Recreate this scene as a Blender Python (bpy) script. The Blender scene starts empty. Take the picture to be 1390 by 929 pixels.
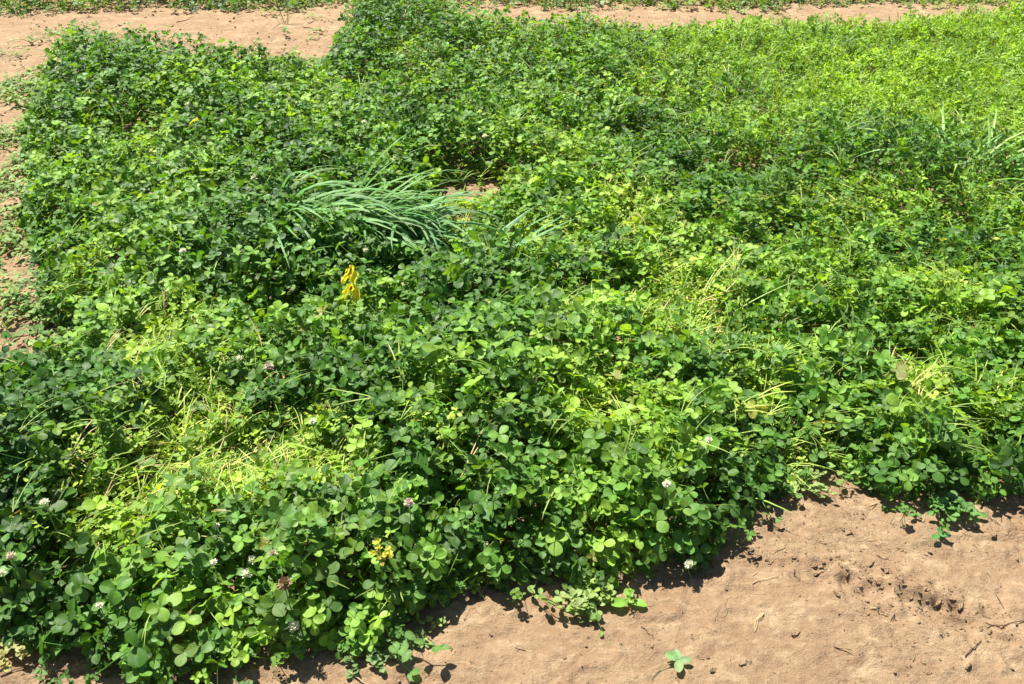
import bpy, bmesh, math, random
import numpy as np
from mathutils import Vector, Matrix, Euler
PI = math.pi
random.seed(7)
rng = np.random.default_rng(7)
scene = bpy.context.scene

# ------------------------------------------------------------------ camera, sky, sun, exposure
CAM_H, PITCH, FOV = 1.45, math.radians(35.0), math.radians(60.0)
cam = bpy.data.cameras.new('camera')
cam.angle = FOV; cam.sensor_fit = 'HORIZONTAL'; cam.clip_start = 0.05; cam.clip_end = 2000
camo = bpy.data.objects.new('camera', cam)
camo.location = (0, 0, CAM_H); camo.rotation_euler = (PI/2-PITCH, 0, 0)
scene.collection.objects.link(camo); scene.camera = camo

SUN = Vector((-0.38, 0.50, 1.15)).normalized()          # towards the sun: high, behind the plot, a little left
w = bpy.data.worlds.new('World'); scene.world = w; w.use_nodes = True
wn = w.node_tree; wn.nodes.clear()
sky = wn.nodes.new('ShaderNodeTexSky'); sky.sky_type = 'NISHITA'; sky.sun_disc = False
sky.sun_elevation = math.asin(SUN.z); sky.sun_rotation = math.atan2(SUN.x, SUN.y)
bg = wn.nodes.new('ShaderNodeBackground'); bg.inputs[1].default_value = 0.05
wo = wn.nodes.new('ShaderNodeOutputWorld')
wn.links.new(sky.outputs[0], bg.inputs[0]); wn.links.new(bg.outputs[0], wo.inputs[0])
sl = bpy.data.lights.new('sun', 'SUN'); sl.energy = 5.0; sl.angle = math.radians(0.5); sl.color = (1.0, 0.955, 0.87)
so = bpy.data.objects.new('sun', sl); so.rotation_euler = SUN.to_track_quat('Z', 'Y').to_euler()
scene.collection.objects.link(so)
vs = scene.view_settings
vs.view_transform = 'Standard'; vs.look = 'None'; vs.gamma = 1.0; vs.exposure = 1.28; vs.use_curve_mapping = False

# ------------------------------------------------------------------ helpers
COL = scene.collection
F_PX = 695/math.tan(FOV/2)
def ground(px, py, z=0.0):
    """ground point (x, y) at height z seen at photo pixel px, py"""
    dx, dy = (px-695)/F_PX, -(py-464.5)/F_PX
    d = Vector((dx, math.cos(PITCH)+dy*math.sin(PITCH), -math.sin(PITCH)+dy*math.cos(PITCH)))
    t = (z-CAM_H)/d.z
    return d.x*t, d.y*t
def to_px(x, y, z):
    x, y, z = np.asarray(x, float), np.asarray(y, float), np.asarray(z, float)-CAM_H
    dep = y*math.cos(PITCH)-z*math.sin(PITCH)
    up = y*math.sin(PITCH)+z*math.cos(PITCH)
    return 695+F_PX*x/dep, 464.5-F_PX*up/dep
_T = np.random.default_rng(3).random((256, 256))
def vnoise(x, y, s, k=0):
    """smooth value noise 0..1 with cell size s"""
    x = np.asarray(x, float)/s+17.3*k+900; y = np.asarray(y, float)/s+9.1*k+900
    i, j = np.floor(x).astype(int), np.floor(y).astype(int)
    f, g = x-i, y-j; f = f*f*(3-2*f); g = g*g*(3-2*g)
    a, b, c, d = _T[i % 256, j % 256], _T[(i+1) % 256, j % 256], _T[i % 256, (j+1) % 256], _T[(i+1) % 256, (j+1) % 256]
    return (a*(1-f)+b*f)*(1-g)+(c*(1-f)+d*f)*g
def sstep(a, b, v):
    t = np.clip((np.asarray(v, float)-a)/(b-a), 0, 1); return t*t*(3-2*t)
def tag(o, label=None, cat=None, group=None, kind=None):
    if label: o['label'] = label
    if cat: o['category'] = cat
    if group: o['group'] = group
    if kind: o['kind'] = kind
    return o
def mesh_obj(name, me, parent=None, loc=(0, 0, 0), rot=(0, 0, 0), scl=1.0):
    o = bpy.data.objects.new(name, me); COL.objects.link(o)
    o.location = loc; o.rotation_euler = rot; o.scale = (scl,)*3
    if parent: o.parent = parent
    return o
def empty(name, loc, rz=0, scl=1.0):
    o = bpy.data.objects.new(name, None); COL.objects.link(o)
    o.location = loc; o.rotation_euler = (0, 0, rz); o.scale = (scl,)*3; o.empty_display_size = .02
    return o
class MB:
    """vertex / face / uv collector"""
    def __init__(s): s.v, s.f, s.uv, s.m = [], [], [], []
    def add(s, vs_, fs, uvs=None, mat=0, M=None):
        n = len(s.v)
        s.v += [tuple(M @ Vector(p)) if M else tuple(p) for p in vs_]
        s.f += [tuple(i+n for i in f) for f in fs]
        s.uv += list(uvs) if uvs else [(0.5, 0.5)]*len(vs_)
        s.m += [mat]*len(fs)
        return s
    def build(s, name, mats, smooth=True):
        me = bpy.data.meshes.new(name)
        me.from_pydata(s.v, [], s.f)
        l = me.uv_layers.new(name='UVMap')
        vi = np.empty(len(me.loops), int); me.loops.foreach_get('vertex_index', vi)
        l.data.foreach_set('uv', np.array(s.uv, float)[vi].ravel())
        for m in (mats if isinstance(mats, (list, tuple)) else [mats]): me.materials.append(m)
        me.polygons.foreach_set('material_index', s.m)
        me.polygons.foreach_set('use_smooth', [smooth]*len(me.polygons))
        me.update()
        return me

# ------------------------------------------------------------------ materials
def new_mat(name):
    m = bpy.data.materials.new(name); m.use_nodes = True
    nt = m.node_tree; nt.nodes.clear()
    return m, nt, lambda t: nt.nodes.new(t), nt.links.new
def mathn(nt, op, a, b=None, c=None, clamp=False):
    n = nt.nodes.new('ShaderNodeMath'); n.operation = op; n.use_clamp = clamp
    for i, v in enumerate((a, b, c)):
        if v is None: continue
        if isinstance(v, (int, float)): n.inputs[i].default_value = v
        else: nt.links.new(v, n.inputs[i])
    return n.outputs[0]
def mixc(nt, fac, a, b, mode='MIX'):
    n = nt.nodes.new('ShaderNodeMix'); n.data_type = 'RGBA'; n.blend_type = mode
    for i, v in ((0, fac), (6, a), (7, b)):
        if isinstance(v, (int, float, tuple)): n.inputs[i].default_value = v if isinstance(v, (int, float)) else (*v, 1)[:4]
        else: nt.links.new(v, n.inputs[i])
    return n.outputs[2]
def leaf_material(name, fixed=None, vein=0.35, trans=0.36, rough=0.42, spec=0.35, tr_tint=(1.6, 1.5, 0.5), watermark=0.3, blotch=None):
    m, nt, N, L = new_mat(name)
    if fixed is None:
        at = N('ShaderNodeAttribute'); at.attribute_type = 'INSTANCER'; at.attribute_name = 'leafcol'; base = at.outputs['Color']
    else:
        rgb = N('ShaderNodeRGB'); rgb.outputs[0].default_value = (*fixed, 1); base = rgb.outputs[0]
    uv = N('ShaderNodeUVMap'); uv.uv_map = 'UVMap'
    sp = N('ShaderNodeSeparateXYZ'); L(uv.outputs[0], sp.inputs[0])
    u = mathn(nt, 'ABSOLUTE', mathn(nt, 'MULTIPLY_ADD', sp.outputs[0], 2.0, -1.0))   # 0 at the midrib
    t = sp.outputs[1]
    mid = mathn(nt, 'SUBTRACT', 1.0, mathn(nt, 'DIVIDE', u, 0.07), clamp=True)
    # side veins: fine oblique lines
    ph = mathn(nt, 'MULTIPLY', mathn(nt, 'MULTIPLY_ADD', u, -0.45, t), 75.0)
    side = mathn(nt, 'POWER', mathn(nt, 'MULTIPLY_ADD', mathn(nt, 'SINE', ph), 0.5, 0.5), 6.0)
    v = mathn(nt, 'MULTIPLY', mathn(nt, 'ADD', mid, mathn(nt, 'MULTIPLY', side, 0.25), clamp=True), vein)
    # pale chevron
    d = mathn(nt, 'ABSOLUTE', mathn(nt, 'SUBTRACT', mathn(nt, 'MULTIPLY_ADD', u, 0.22, t), 0.5))
    ch = mathn(nt, 'MULTIPLY', mathn(nt, 'SUBTRACT', 1.0, mathn(nt, 'DIVIDE', d, 0.07), clamp=True), watermark)
    fac = mathn(nt, 'ADD', v, ch, clamp=True)
    pale = mixc(nt, 1.0, base, (1.9, 1.6, 1.8), 'MULTIPLY')
    no = N('ShaderNodeTexNoise'); no.inputs['Scale'].default_value = 60; no.inputs['Detail'].default_value = 3
    tc = N('ShaderNodeTexCoord'); L(tc.outputs['Object'], no.inputs['Vector'])
    c = mixc(nt, fac, base, pale)
    br = mathn(nt, 'MULTIPLY_ADD', no.outputs[0], 0.7, 0.65)
    c = mixc(nt, 1.0, c, br, 'MULTIPLY')
    if blotch:
        n2 = N('ShaderNodeTexNoise'); n2.inputs['Scale'].default_value = blotch[1]; n2.inputs['Detail'].default_value = 4
        L(tc.outputs['Object'], n2.inputs['Vector'])
        f2 = mathn(nt, 'MULTIPLY', mathn(nt, 'SUBTRACT', n2.outputs[0], blotch[2]), 9.0, clamp=True)
        c = mixc(nt, f2, c, blotch[0])
    p = N('ShaderNodeBsdfPrincipled'); L(c, p.inputs['Base Color'])
    p.inputs['Roughness'].default_value = rough; p.inputs['Specular IOR Level'].default_value = spec
    bp = N('ShaderNodeBump'); bp.inputs['Strength'].default_value = 0.35; bp.inputs['Distance'].default_value = 0.001
    hgt = mathn(nt, 'SUBTRACT', mathn(nt, 'MULTIPLY', no.outputs[0], 0.6), mathn(nt, 'ADD', mid, side))
    L(hgt, bp.inputs['Height']); L(bp.outputs[0], p.inputs['Normal'])
    tr = N('ShaderNodeBsdfTranslucent'); L(mixc(nt, 1.0, c, tr_tint, 'MULTIPLY'), tr.inputs[0])
    mx = N('ShaderNodeMixShader'); mx.inputs[0].default_value = trans
    L(p.outputs[0], mx.inputs[1]); L(tr.outputs[0], mx.inputs[2])
    o = N('ShaderNodeOutputMaterial'); L(mx.outputs[0], o.inputs[0])
    return m
M_LEAF = leaf_material('clover_leaf')
M_STALK = leaf_material('clover_stalk', vein=0, trans=0.15, watermark=0, rough=0.5)
M_STEMS = leaf_material('pale_stems', vein=0.15, trans=0.3, watermark=0, rough=0.5)
M_GRASS = leaf_material('grass_blade', vein=0.3, trans=0.3, watermark=0, rough=0.38, tr_tint=(1.3, 1.35, .7))
M_YELLOW = leaf_material('yellowed_leaf', fixed=(0.95, 0.84, 0.05), vein=0.1, trans=0.5, watermark=0, rough=0.6, tr_tint=(1.05, 1.02, .6), blotch=((0.12, 0.06, 0.01), 70, 0.57))
M_PETAL = leaf_material('white_floret', vein=0, fixed=(0.80, 0.80, 0.62), trans=0.3, watermark=0, rough=0.7, tr_tint=(1, 1, .9))
M_PINK = leaf_material('pink_floret', vein=0, fixed=(0.66, 0.56, 0.44), trans=0.3, watermark=0, rough=0.7, tr_tint=(1, 1, .9))
M_BROWN = leaf_material('withered_floret', vein=0, fixed=(0.30, 0.21, 0.11), trans=0.2, watermark=0, rough=0.8, tr_tint=(1, 1, .9))
M_YFLOW = leaf_material('pale_yellow_bud', vein=0, fixed=(0.62, 0.60, 0.10), trans=0.3, watermark=0, rough=0.6, tr_tint=(1, 1, .6))
M_STRAW = leaf_material('dry_straw', vein=0, fixed=(0.50, 0.36, 0.20), trans=0.1, watermark=0, rough=0.8, tr_tint=(1, 1, .6))
M_TWIG = leaf_material('dark_twig', vein=0, fixed=(0.12, 0.075, 0.045), trans=0.0, watermark=0, rough=0.9)

def crumb_material():
    m, nt, N, L = new_mat('soil_crumb')
    tc = N('ShaderNodeTexCoord'); n = N('ShaderNodeTexNoise'); n.inputs['Scale'].default_value = 1.5; n.inputs['Detail'].default_value = 6; L(tc.outputs['Object'], n.inputs['Vector'])
    p = N('ShaderNodeBsdfPrincipled'); L(mixc(nt, n.outputs[0], (0.22, 0.145, 0.08), (0.40, 0.28, 0.165)), p.inputs['Base Color']); p.inputs['Roughness'].default_value = .95
    p.inputs['Specular IOR Level'].default_value = .1; b = N('ShaderNodeBump'); b.inputs['Strength'].default_value = .6; b.inputs['Distance'].default_value = .3; L(n.outputs[0], b.inputs['Height']); L(b.outputs[0], p.inputs['Normal'])
    o = N('ShaderNodeOutputMaterial'); L(p.outputs[0], o.inputs[0]); return m
def soil_material():
    m, nt, N, L = new_mat('dry_soil')
    tc = N('ShaderNodeTexCoord')
    def noise(scale, detail=5, rough=.55, st=(1, 1, 1), dist=0):
        mp = N('ShaderNodeMapping'); mp.inputs['Scale'].default_value = st; L(tc.outputs['Object'], mp.inputs[0])
        n = N('ShaderNodeTexNoise'); n.inputs['Scale'].default_value = scale; n.inputs['Detail'].default_value = detail
        n.inputs['Roughness'].default_value = rough; n.inputs['Distortion'].default_value = dist
        L(mp.outputs[0], n.inputs['Vector']); return n.outputs[0]
    def ramp(v, a, b):
        return mathn(nt, 'DIVIDE', mathn(nt, 'SUBTRACT', v, a), b-a, clamp=True)
    big = noise(2.3, 4, .6); mid = noise(8, 8, .70, (1, 1.15, 1), .3); fine = noise(60, 8, .75); grit = noise(260, 3, .7)
    wash = noise(11, 8, .74, (1, 1.5, 1), .4)
    c = mixc(nt, ramp(mid, .38, .62), (0.262, 0.168, 0.098), (0.355, 0.240, 0.142))
    c = mixc(nt, mathn(nt, 'MULTIPLY', ramp(big, .42, .62), .55), c, (0.262, 0.172, 0.100))
    c = mixc(nt, mathn(nt, 'MULTIPLY', ramp(wash, .51, .66), .75), c, (0.47, 0.35, 0.21))
    c = mixc(nt, mathn(nt, 'MULTIPLY', ramp(fine, .50, .72), .5), c, (0.50, 0.38, 0.25))
    c = mixc(nt, mathn(nt, 'MULTIPLY', ramp(fine, .42, .28), .5), c, (0.15, 0.09, 0.05))
    c = mixc(nt, mathn(nt, 'MULTIPLY', ramp(grit, .62, .74), .45), c, (0.55, 0.43, 0.31))
    vo = N('ShaderNodeTexVoronoi'); vo.feature = 'DISTANCE_TO_EDGE'; vo.inputs['Scale'].default_value = 4.2
    wp = N('ShaderNodeVectorMath'); wp.operation = 'MULTIPLY_ADD'
    nn = N('ShaderNodeTexNoise'); nn.inputs['Scale'].default_value = 9; nn.inputs['Detail'].default_value = 5
    L(tc.outputs['Object'], nn.inputs['Vector']); L(nn.outputs['Color'], wp.inputs[0]); wp.inputs[1].default_value = (.22, .22, .22)
    L(tc.outputs['Object'], wp.inputs[2]); L(wp.outputs[0], vo.inputs['Vector'])
    crack = mathn(nt, 'MULTIPLY', mathn(nt, 'SUBTRACT', 1.0, mathn(nt, 'DIVIDE', vo.outputs['Distance'], .012), clamp=True), ramp(noise(3.1, 3), .53, .6))
    p = N('ShaderNodeBsdfPrincipled'); L(c, p.inputs['Base Color'])
    p.inputs['Roughness'].default_value = 0.95; p.inputs['Specular IOR Level'].default_value = 0.1
    h = mathn(nt, 'ADD', mathn(nt, 'MULTIPLY', mid, 1.1), mathn(nt, 'ADD', mathn(nt, 'MULTIPLY', fine, .85), mathn(nt, 'MULTIPLY', grit, .16)))
    h = mathn(nt, 'SUBTRACT', h, mathn(nt, 'MULTIPLY', crack, .22))
    b = N('ShaderNodeBump'); b.inputs['Strength'].default_value = 0.9; b.inputs['Distance'].default_value = 0.016
    L(h, b.inputs['Height']); L(b.outputs[0], p.inputs['Normal'])
    o = N('ShaderNodeOutputMaterial'); L(p.outputs[0], o.inputs[0])
    return m
M_SOIL = soil_material(); M_CRUMB = crumb_material()

# ------------------------------------------------------------------ layout of the plot
def pts(lst, z): return [ground(px, py, z) for px, py in lst]
front = pts([(-420, 905), (0, 845), (60, 866), (130, 876), (200, 925), (300, 908), (420, 884), (500, 874), (545, 855), (588, 792), (640, 785),
             (740, 784), (800, 786), (870, 762), (955, 744), (1003, 712), (1032, 678), (1058, 636), (1125, 622), (1168, 636), (1200, 668), (1235, 680),
             (1320, 672), (1395, 664), (1900, 640)], 0.02)
right = [(7.5, 2.2), (9.5, 5.9)]
back = pts([(1390, 2), (1300, 10), (1180, 20), (1080, 17), (960, 24), (850, 27), (740, 28), (650, 28), (570, 8), (540, -6), (500, -4), (475, 22), (455, 60), (425, 92)], 0.13) \
     + pts([(400, 84), (340, 72), (270, 76), (200, 62), (150, 48), (90, 44), (62, 76), (44, 120)], 0.15)
left = pts([(34, 180), (44, 265), (58, 335), (60, 420), (112, 440), (100, 486), (30, 515), (0, 522), (-420, 530)], 0.05)
POLY = np.array(front+right+back+left)
def signed_dist(x, y, poly=POLY):
    """positive inside"""
    x, y = np.asarray(x, float), np.asarray(y, float)
    a = poly; b = np.roll(poly, -1, 0)
    d2 = np.full(x.shape, 1e9); ins = np.zeros(x.shape, bool)
    for (ax, ay), (bx, by) in zip(a, b):
        ex, ey = bx-ax, by-ay
        t = np.clip(((x-ax)*ex+(y-ay)*ey)/(ex*ex+ey*ey+1e-12), 0, 1)
        d2 = np.minimum(d2, (x-ax-t*ex)**2+(y-ay-t*ey)**2)
        c = (ay > y) != (by > y)
        with np.errstate(divide='ignore', invalid='ignore'):
            ins ^= c & (x < (bx-ax)*(y-ay)/(by-ay+1e-12)+ax)
    return np.where(ins, 1, -1)*np.sqrt(d2)
# flattened pale patches: px, py, rx, ry (photo pixels), strength, lean direction (deg, 0 = right, 90 = away)
PATCH = [(235, 492, 55, 42, .9, 60), (285, 590, 70, 62, 1.0, 110), (345, 655, 48, 40, .9, 95), (175, 700, 75, 50, 1.0, 40), (448, 655, 60, 45, .75, 60),
         (410, 600, 40, 30, .5, 60), (815, 575, 75, 38, .75, 160), (950, 410, 70, 45, .8, 40), (1040, 520, 70, 50, .4, 55), (1245, 540, 45, 40, .6, 40),
         (850, 310, 40, 40, .7, 80), (715, 225, 70, 35, .28, 30), (640, 262, 26, 28, .9, 50), (750, 330, 60, 30, .4, 20), (1275, 400, 60, 25, .4, 150),
         (880, 455, 55, 28, .5, 20), (770, 432, 22, 20, .7, 90), (1330, 560, 60, 30, .4, 20), (1130, 300, 80, 30, .35, 160), (960, 460, 30, 30, .6, 80),
         (205, 215, 35, 20, .3, 40), (1000, 610, 40, 30, .4, 20), (620, 640, 30, 25, .3, 60), (570, 590, 40, 25, .35, 30), (1080, 618, 40, 25, .45, 20),
         (110, 395, 40, 30, .35, 10), (60, 470, 50, 20, .5, 10), (560, 100, 40, 25, .3, 20)]
PW = []
for px, py, rx, ry, s, a in PATCH:
    cx, cy = ground(px, py, .05); x1, _ = ground(px+rx, py, .05); _, y0 = ground(px, py-ry, .05); _, y1 = ground(px, py+ry, .05)
    PW.append((cx, cy, abs(x1-cx), abs(y0-y1)/2, s, a))
def patch(x, y):
    v = np.zeros(np.shape(x))
    for cx, cy, rx, ry, s, a in PW:
        v = np.maximum(v, s*np.exp(-(((x-cx)/rx)**2+((y-cy)/ry)**2)*0.9))
    return np.clip(v*(0.15+1.6*vnoise(x, y, .07, 5)*(.4+1.1*vnoise(x, y, .21, 9)))*.95, 0, 1)
# mounds (taller, darker): px, py, r_m, dh
MOUND = [(70, 600, .30, .07), (30, 700, .22, .05), (150, 100, .55, .05), (530, 30, .55, .11), (1255, 215, .26, .13), (520, 600, .35, .02), (560, 330, .3, .0),
         (380, 350, .35, .05), (560, 760, .3, .02), (1270, 620, .22, .04), (700, 480, .35, .04), (950, 640, .2, .03), (300, 130, .5, .03), (690, 110, .5, .03)]
MW = [(*ground(px, py, .12), r, h) for px, py, r, h in MOUND]
# shaded hollows
HOLE = [(478, 402, .06), (590, 312, .16), (520, 295, .10), (570, 320, .12), (450, 310, .08), (130, 540, .07), (1255, 225, .12), (225, 640, .06), (1320, 590, .06), (540, 375, .06), (390, 430, .08), (430, 365, .05), (1120, 450, .07), (610, 430, .05), (1060, 320, .06),
        (850, 190, .10), (590, 160, .12), (190, 185, .12), (1010, 230, .1), (610, 690, .05), (330, 800, .05), (1130, 590, .05), (1220, 480, .05), (850, 395, .06)]
HW = [(*ground(px, py, .08), r) for px, py, r in HOLE]
GAPS = [(*ground(px, py, .02), r) for px, py, r in ((640, 262, .14), (634, 295, .07), (772, 432, .04), (880, 440, .035), (965, 462, .03), (285, 600, .03), (345, 645, .02), (700, 350, .03))]
EDGE_SOFT = 0.10
def canopy(x, y):
    sd = signed_dist(x, y)+0.07*(vnoise(x, y, .12, 2)-.5)+.05*(vnoise(x, y, .05, 4)-.5)
    for gx, gy, gr in GAPS: sd = np.minimum(sd, np.hypot(x-gx, y-gy)-gr*(.6+.9*vnoise(x, y, .04, 10)))
    h = .115+.06*(vnoise(x, y, .42, 1)-.4)+.035*(vnoise(x, y, .15, 3)-.5)+.085*(vnoise(x, y, .065, 8)-.5)
    for cx, cy, r, dh in MW: h = h+dh*np.exp(-((x-cx)**2+(y-cy)**2)/r**2)
    for cx, cy, r in HW: h = h-.12*np.exp(-((x-cx)**2+(y-cy)**2)/r**2)
    h = h*(1-.55*patch(x, y))
    f = 1-fine(x, y)*.2
    return np.clip(h, .02, 1)*f*(.32+.68*sstep(-.02, EDGE_SOFT, sd)), sd
FINE_LINE = np.array(pts([(640, -60), (700, 40), (850, 120), (980, 185), (1180, 205), (1330, 260), (1500, 290)], .1))
def fine(x, y):
    """1 where the fine, yellow-green sward grows (top right), 0 in the coarse clover"""
    gx = np.interp(x, FINE_LINE[::-1, 0][np.argsort(FINE_LINE[::-1, 0])], FINE_LINE[::-1, 1][np.argsort(FINE_LINE[::-1, 0])])
    s = y-gx+1.1*(vnoise(x, y, .5, 6)-.5)+.9*(vnoise(x, y, .15, 7)-.5)
    return sstep(-.6, .7, s)*sstep(0.2, .9, x-.02*y)

# ------------------------------------------------------------------ ground
CRUMB = ground(1240, 815)
def lines(a, b, step, lo, hi, g=1.13):
    l = list(np.arange(a, b, step)); s = step; v = l[-1]
    while v < hi: s *= g; v += s; l.append(v)
    s = step; v = l[0]; pre = []
    while v > lo: s *= g; v -= s; pre.append(v)
    return np.array(pre[::-1]+l)
xs = lines(-1.5, 1.6, .0058, -260, 260); ys = lines(.85, 1.9, .0058, -60, 500, 1.10)
def soil_z(X, Y):
    near = np.exp(-((X/4)**2+((Y-2.5)/5)**2))
    z = .022*(vnoise(X, Y, .5, 11)-.5)+.012*(vnoise(X, Y, .17, 12)-.5)+.007*(vnoise(X, Y, .06, 13)-.5)+.0035*(vnoise(X, Y, .022, 14)-.5)+.010*np.maximum(0, vnoise(X, Y, .0125, 18)-.6)*(.3+1.6*vnoise(X, Y, .1, 19))
    # crusted plates
    q = vnoise(X, Y, .11, 15); z = z+.006*sstep(.52, .56, q)+.004*sstep(.55, .6, vnoise(X, Y, .05, 23))*sstep(.4, .6, vnoise(X, Y, .2, 24))
    c = np.exp(-(((X-CRUMB[0])*.95+(Y-CRUMB[1])*.45)**2/.17**2+((Y-CRUMB[1])*.95-(X-CRUMB[0])*-.35)**2/.05**2))
    z = z+c*(.034*(vnoise(X, Y, .035, 16)-.35)+.030*(vnoise(X, Y, .016, 17)-.5))
    sd = signed_dist(X, Y)
    z = z+.012*sstep(-.06, .1, sd)
    return z*np.clip(near*1.5, 0, 1)
X, Y = np.meshgrid(xs, ys)
Z = soil_z(X, Y)
nx, ny = len(xs), len(ys)
idx = np.arange(nx*ny).reshape(ny, nx)
quads = np.stack([idx[:-1, :-1], idx[:-1, 1:], idx[1:, 1:], idx[1:, :-1]], -1).reshape(-1, 4)
me = bpy.data.meshes.new('ground')
me.vertices.add(nx*ny); me.vertices.foreach_set('co', np.stack([X, Y, Z], -1).astype(np.float32).ravel())
me.loops.add(quads.size); me.loops.foreach_set('vertex_index', quads.astype(np.int32).ravel())
me.polygons.add(len(quads)); me.polygons.foreach_set('loop_start', np.arange(0, quads.size, 4, dtype=np.int32))
me.polygons.foreach_set('use_smooth', np.ones(len(quads), bool))
me.update(calc_edges=True); me.materials.append(M_SOIL)
go = mesh_obj('ground', me)
tag(go, 'bare dry tan soil around and between the planted plots', 'ground', kind='structure')

# ------------------------------------------------------------------ leaf shapes
def leaflet_geo(Ln, W, fold=.3, curl=.15, side=0.0, seed=0, rows=7):
    r = random.Random(seed)
    ts = [0, .10, .27, .48, .68, .86, 1.0]; hw = [.04, .20, .37, .47, .47, .34, .12]
    us = [-1, -.5, 0, .5, 1]
    v, uv, f = [], [], []
    wob = [r.uniform(-.04, .04) for _ in range(14)]
    for i, (t, h) in enumerate(zip(ts, hw)):
        for j, u in enumerate(us):
            hh = h*W*(1+wob[i+7*(j > 2)])
            x = u*hh
            y = t*Ln
            if i == 6: y -= Ln*(.045 if u == 0 else (.0 if abs(u) < .8 else .015))
            z = abs(u)*hh*fold - curl*Ln*t*t + side*u*hh + (.03*Ln*math.sin(5*t+3*u+seed))*abs(u)
            v.append((x, y, z)); uv.append((.5+.5*u*min(1, h/.47+.1), t))
    for i in range(6):
        for j in range(4):
            a = i*5+j; f.append((a, a+1, a+6, a+5))
    return v, f, uv
def tube_geo(path, r0, r1, n=4):
    v, f, uv = [], [], []
    P = [Vector(p) for p in path]
    for i, p in enumerate(P):
        d = (P[min(i+1, len(P)-1)]-P[max(i-1, 0)]).normalized()
        a = d.orthogonal().normalized(); b = d.cross(a)
        r = r0+(r1-r0)*i/(len(P)-1)
        for k in range(n):
            an = 2*PI*k/n
            v.append(p+(a*math.cos(an)+b*math.sin(an))*r); uv.append((.5+.3*math.cos(an), i/(len(P)-1)))
    for i in range(len(P)-1):
        for k in range(n):
            a, b_ = i*n+k, i*n+(k+1) % n
            f.append((a, b_, b_+n, a+n))
    f.append(tuple(range(n))[::-1]); f.append(tuple((len(P)-1)*n+k for k in range(n)))
    return v, f, uv
def strip_geo(path, widths, fold=.3, side=None):
    """a grass blade along path, three columns, keeled"""
    v, f, uv = [], [], []
    P = [Vector(p) for p in path]; n = len(P)
    for i, p in enumerate(P):
        d = (P[min(i+1, n-1)]-P[max(i-1, 0)]).normalized()
        s = side if side else d.cross(Vector((0, 0, 1)))
        s = (s-d*s.dot(d)); s = s.normalized() if s.length > 1e-4 else Vector((1, 0, 0))
        nrm = s.cross(d).normalized()
        for j, u in enumerate((-1, 0, 1)):
            v.append(p+s*u*widths[i]+nrm*(abs(u)*widths[i]*fold)); uv.append((.5+.5*u, i/(n-1)))
    for i in range(n-1):
        for j in range(2):
            a = i*3+j; f.append((a, a+1, a+4, a+3))
    return v, f, uv
def leaf_frames(seed, L0=.032):
    """three leaflet matrices about the joint at the origin"""
    r = random.Random(seed); spin = r.uniform(0, 2*PI); out = []
    for k, a in enumerate((0, 112, -112)):
        ang = math.radians(a+r.uniform(-9, 9))+spin
        pitch = math.radians(r.gauss(8, 14)); roll = math.radians(r.gauss(0, 16))
        s = L0*r.uniform(.88, 1.12)
        out.append(Matrix.Rotation(ang, 4, 'Z') @ Matrix.Translation((0, .0015, 0)) @ Matrix.Rotation(pitch, 4, 'X') @ Matrix.Rotation(roll, 4, 'Y') @ Matrix.Scale(s, 4))
    return out
LEAFLETS = [MB().add(*leaflet_geo(1, r_w, fo, cu, si, sd)).build('leaflet', M_LEAF)
            for sd, (r_w, fo, cu, si) in enumerate([(.90, .18, .12, 0), (.98, .08, .2, .1), (.84, .38, .06, -.1), (1.0, .05, .05, 0), (.9, .28, .25, .15), (.8, .5, .15, 0)])]
def petiole_path(seed, h=.12, spread=.03):
    r = random.Random(seed); a = r.uniform(0, 2*PI); q = r.uniform(.3, 1)*spread; b = r.uniform(-.4, .4)
    return [Vector((math.cos(a+b*t)*q*((1-t)**1.6), math.sin(a+b*t)*q*((1-t)**1.6), -h*(1-t))) for t in (0, .25, .5, .75, 1)]
def clover_proto(seed, L0=.032, h=.11):
    m = MB(); r = random.Random(seed+50)
    m.add(*tube_geo(petiole_path(seed, h), .0013, .0009), mat=1)
    for M in leaf_frames(seed, L0):
        m.add(*leaflet_geo(1, r.uniform(.8, 1.0), r.choice([.1, .2, .3, .45]), r.uniform(0, .25), r.uniform(-.12, .12), seed), M=M)
    return m.build('clover_leaf', [M_LEAF, M_STALK])
def sprig_proto(seed):
    """fine-leaved sprig: short stem with many small narrow leaflets"""
    m = MB(); r = random.Random(seed)
    path = [Vector((.004*math.sin(t*3+seed), .006*t*math.cos(seed), -.07+.07*t)) for t in (0, .33, .66, 1)]
    m.add(*tube_geo(path, .0008, .0006, 3), mat=1)
    for k in range(11):
        z = -.045+.045*(k/10)
        M = Matrix.Translation((0, 0, z)) @ Matrix.Rotation(k*2.4+r.uniform(-.4, .4), 4, 'Z') @ Matrix.Rotation(math.radians(r.uniform(-10, 55)), 4, 'X') \
            @ Matrix.Rotation(r.uniform(-.5, .5), 4, 'Y') @ Matrix.Translation((0, .003, 0)) @ Matrix.Scale(r.uniform(.014, .024), 4)
        m.add(*leaflet_geo(1, r.uniform(.42, .62), .3, .15, 0, seed+k), M=M)
    return m.build('fine_sprig', [M_LEAF, M_STALK])
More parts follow.
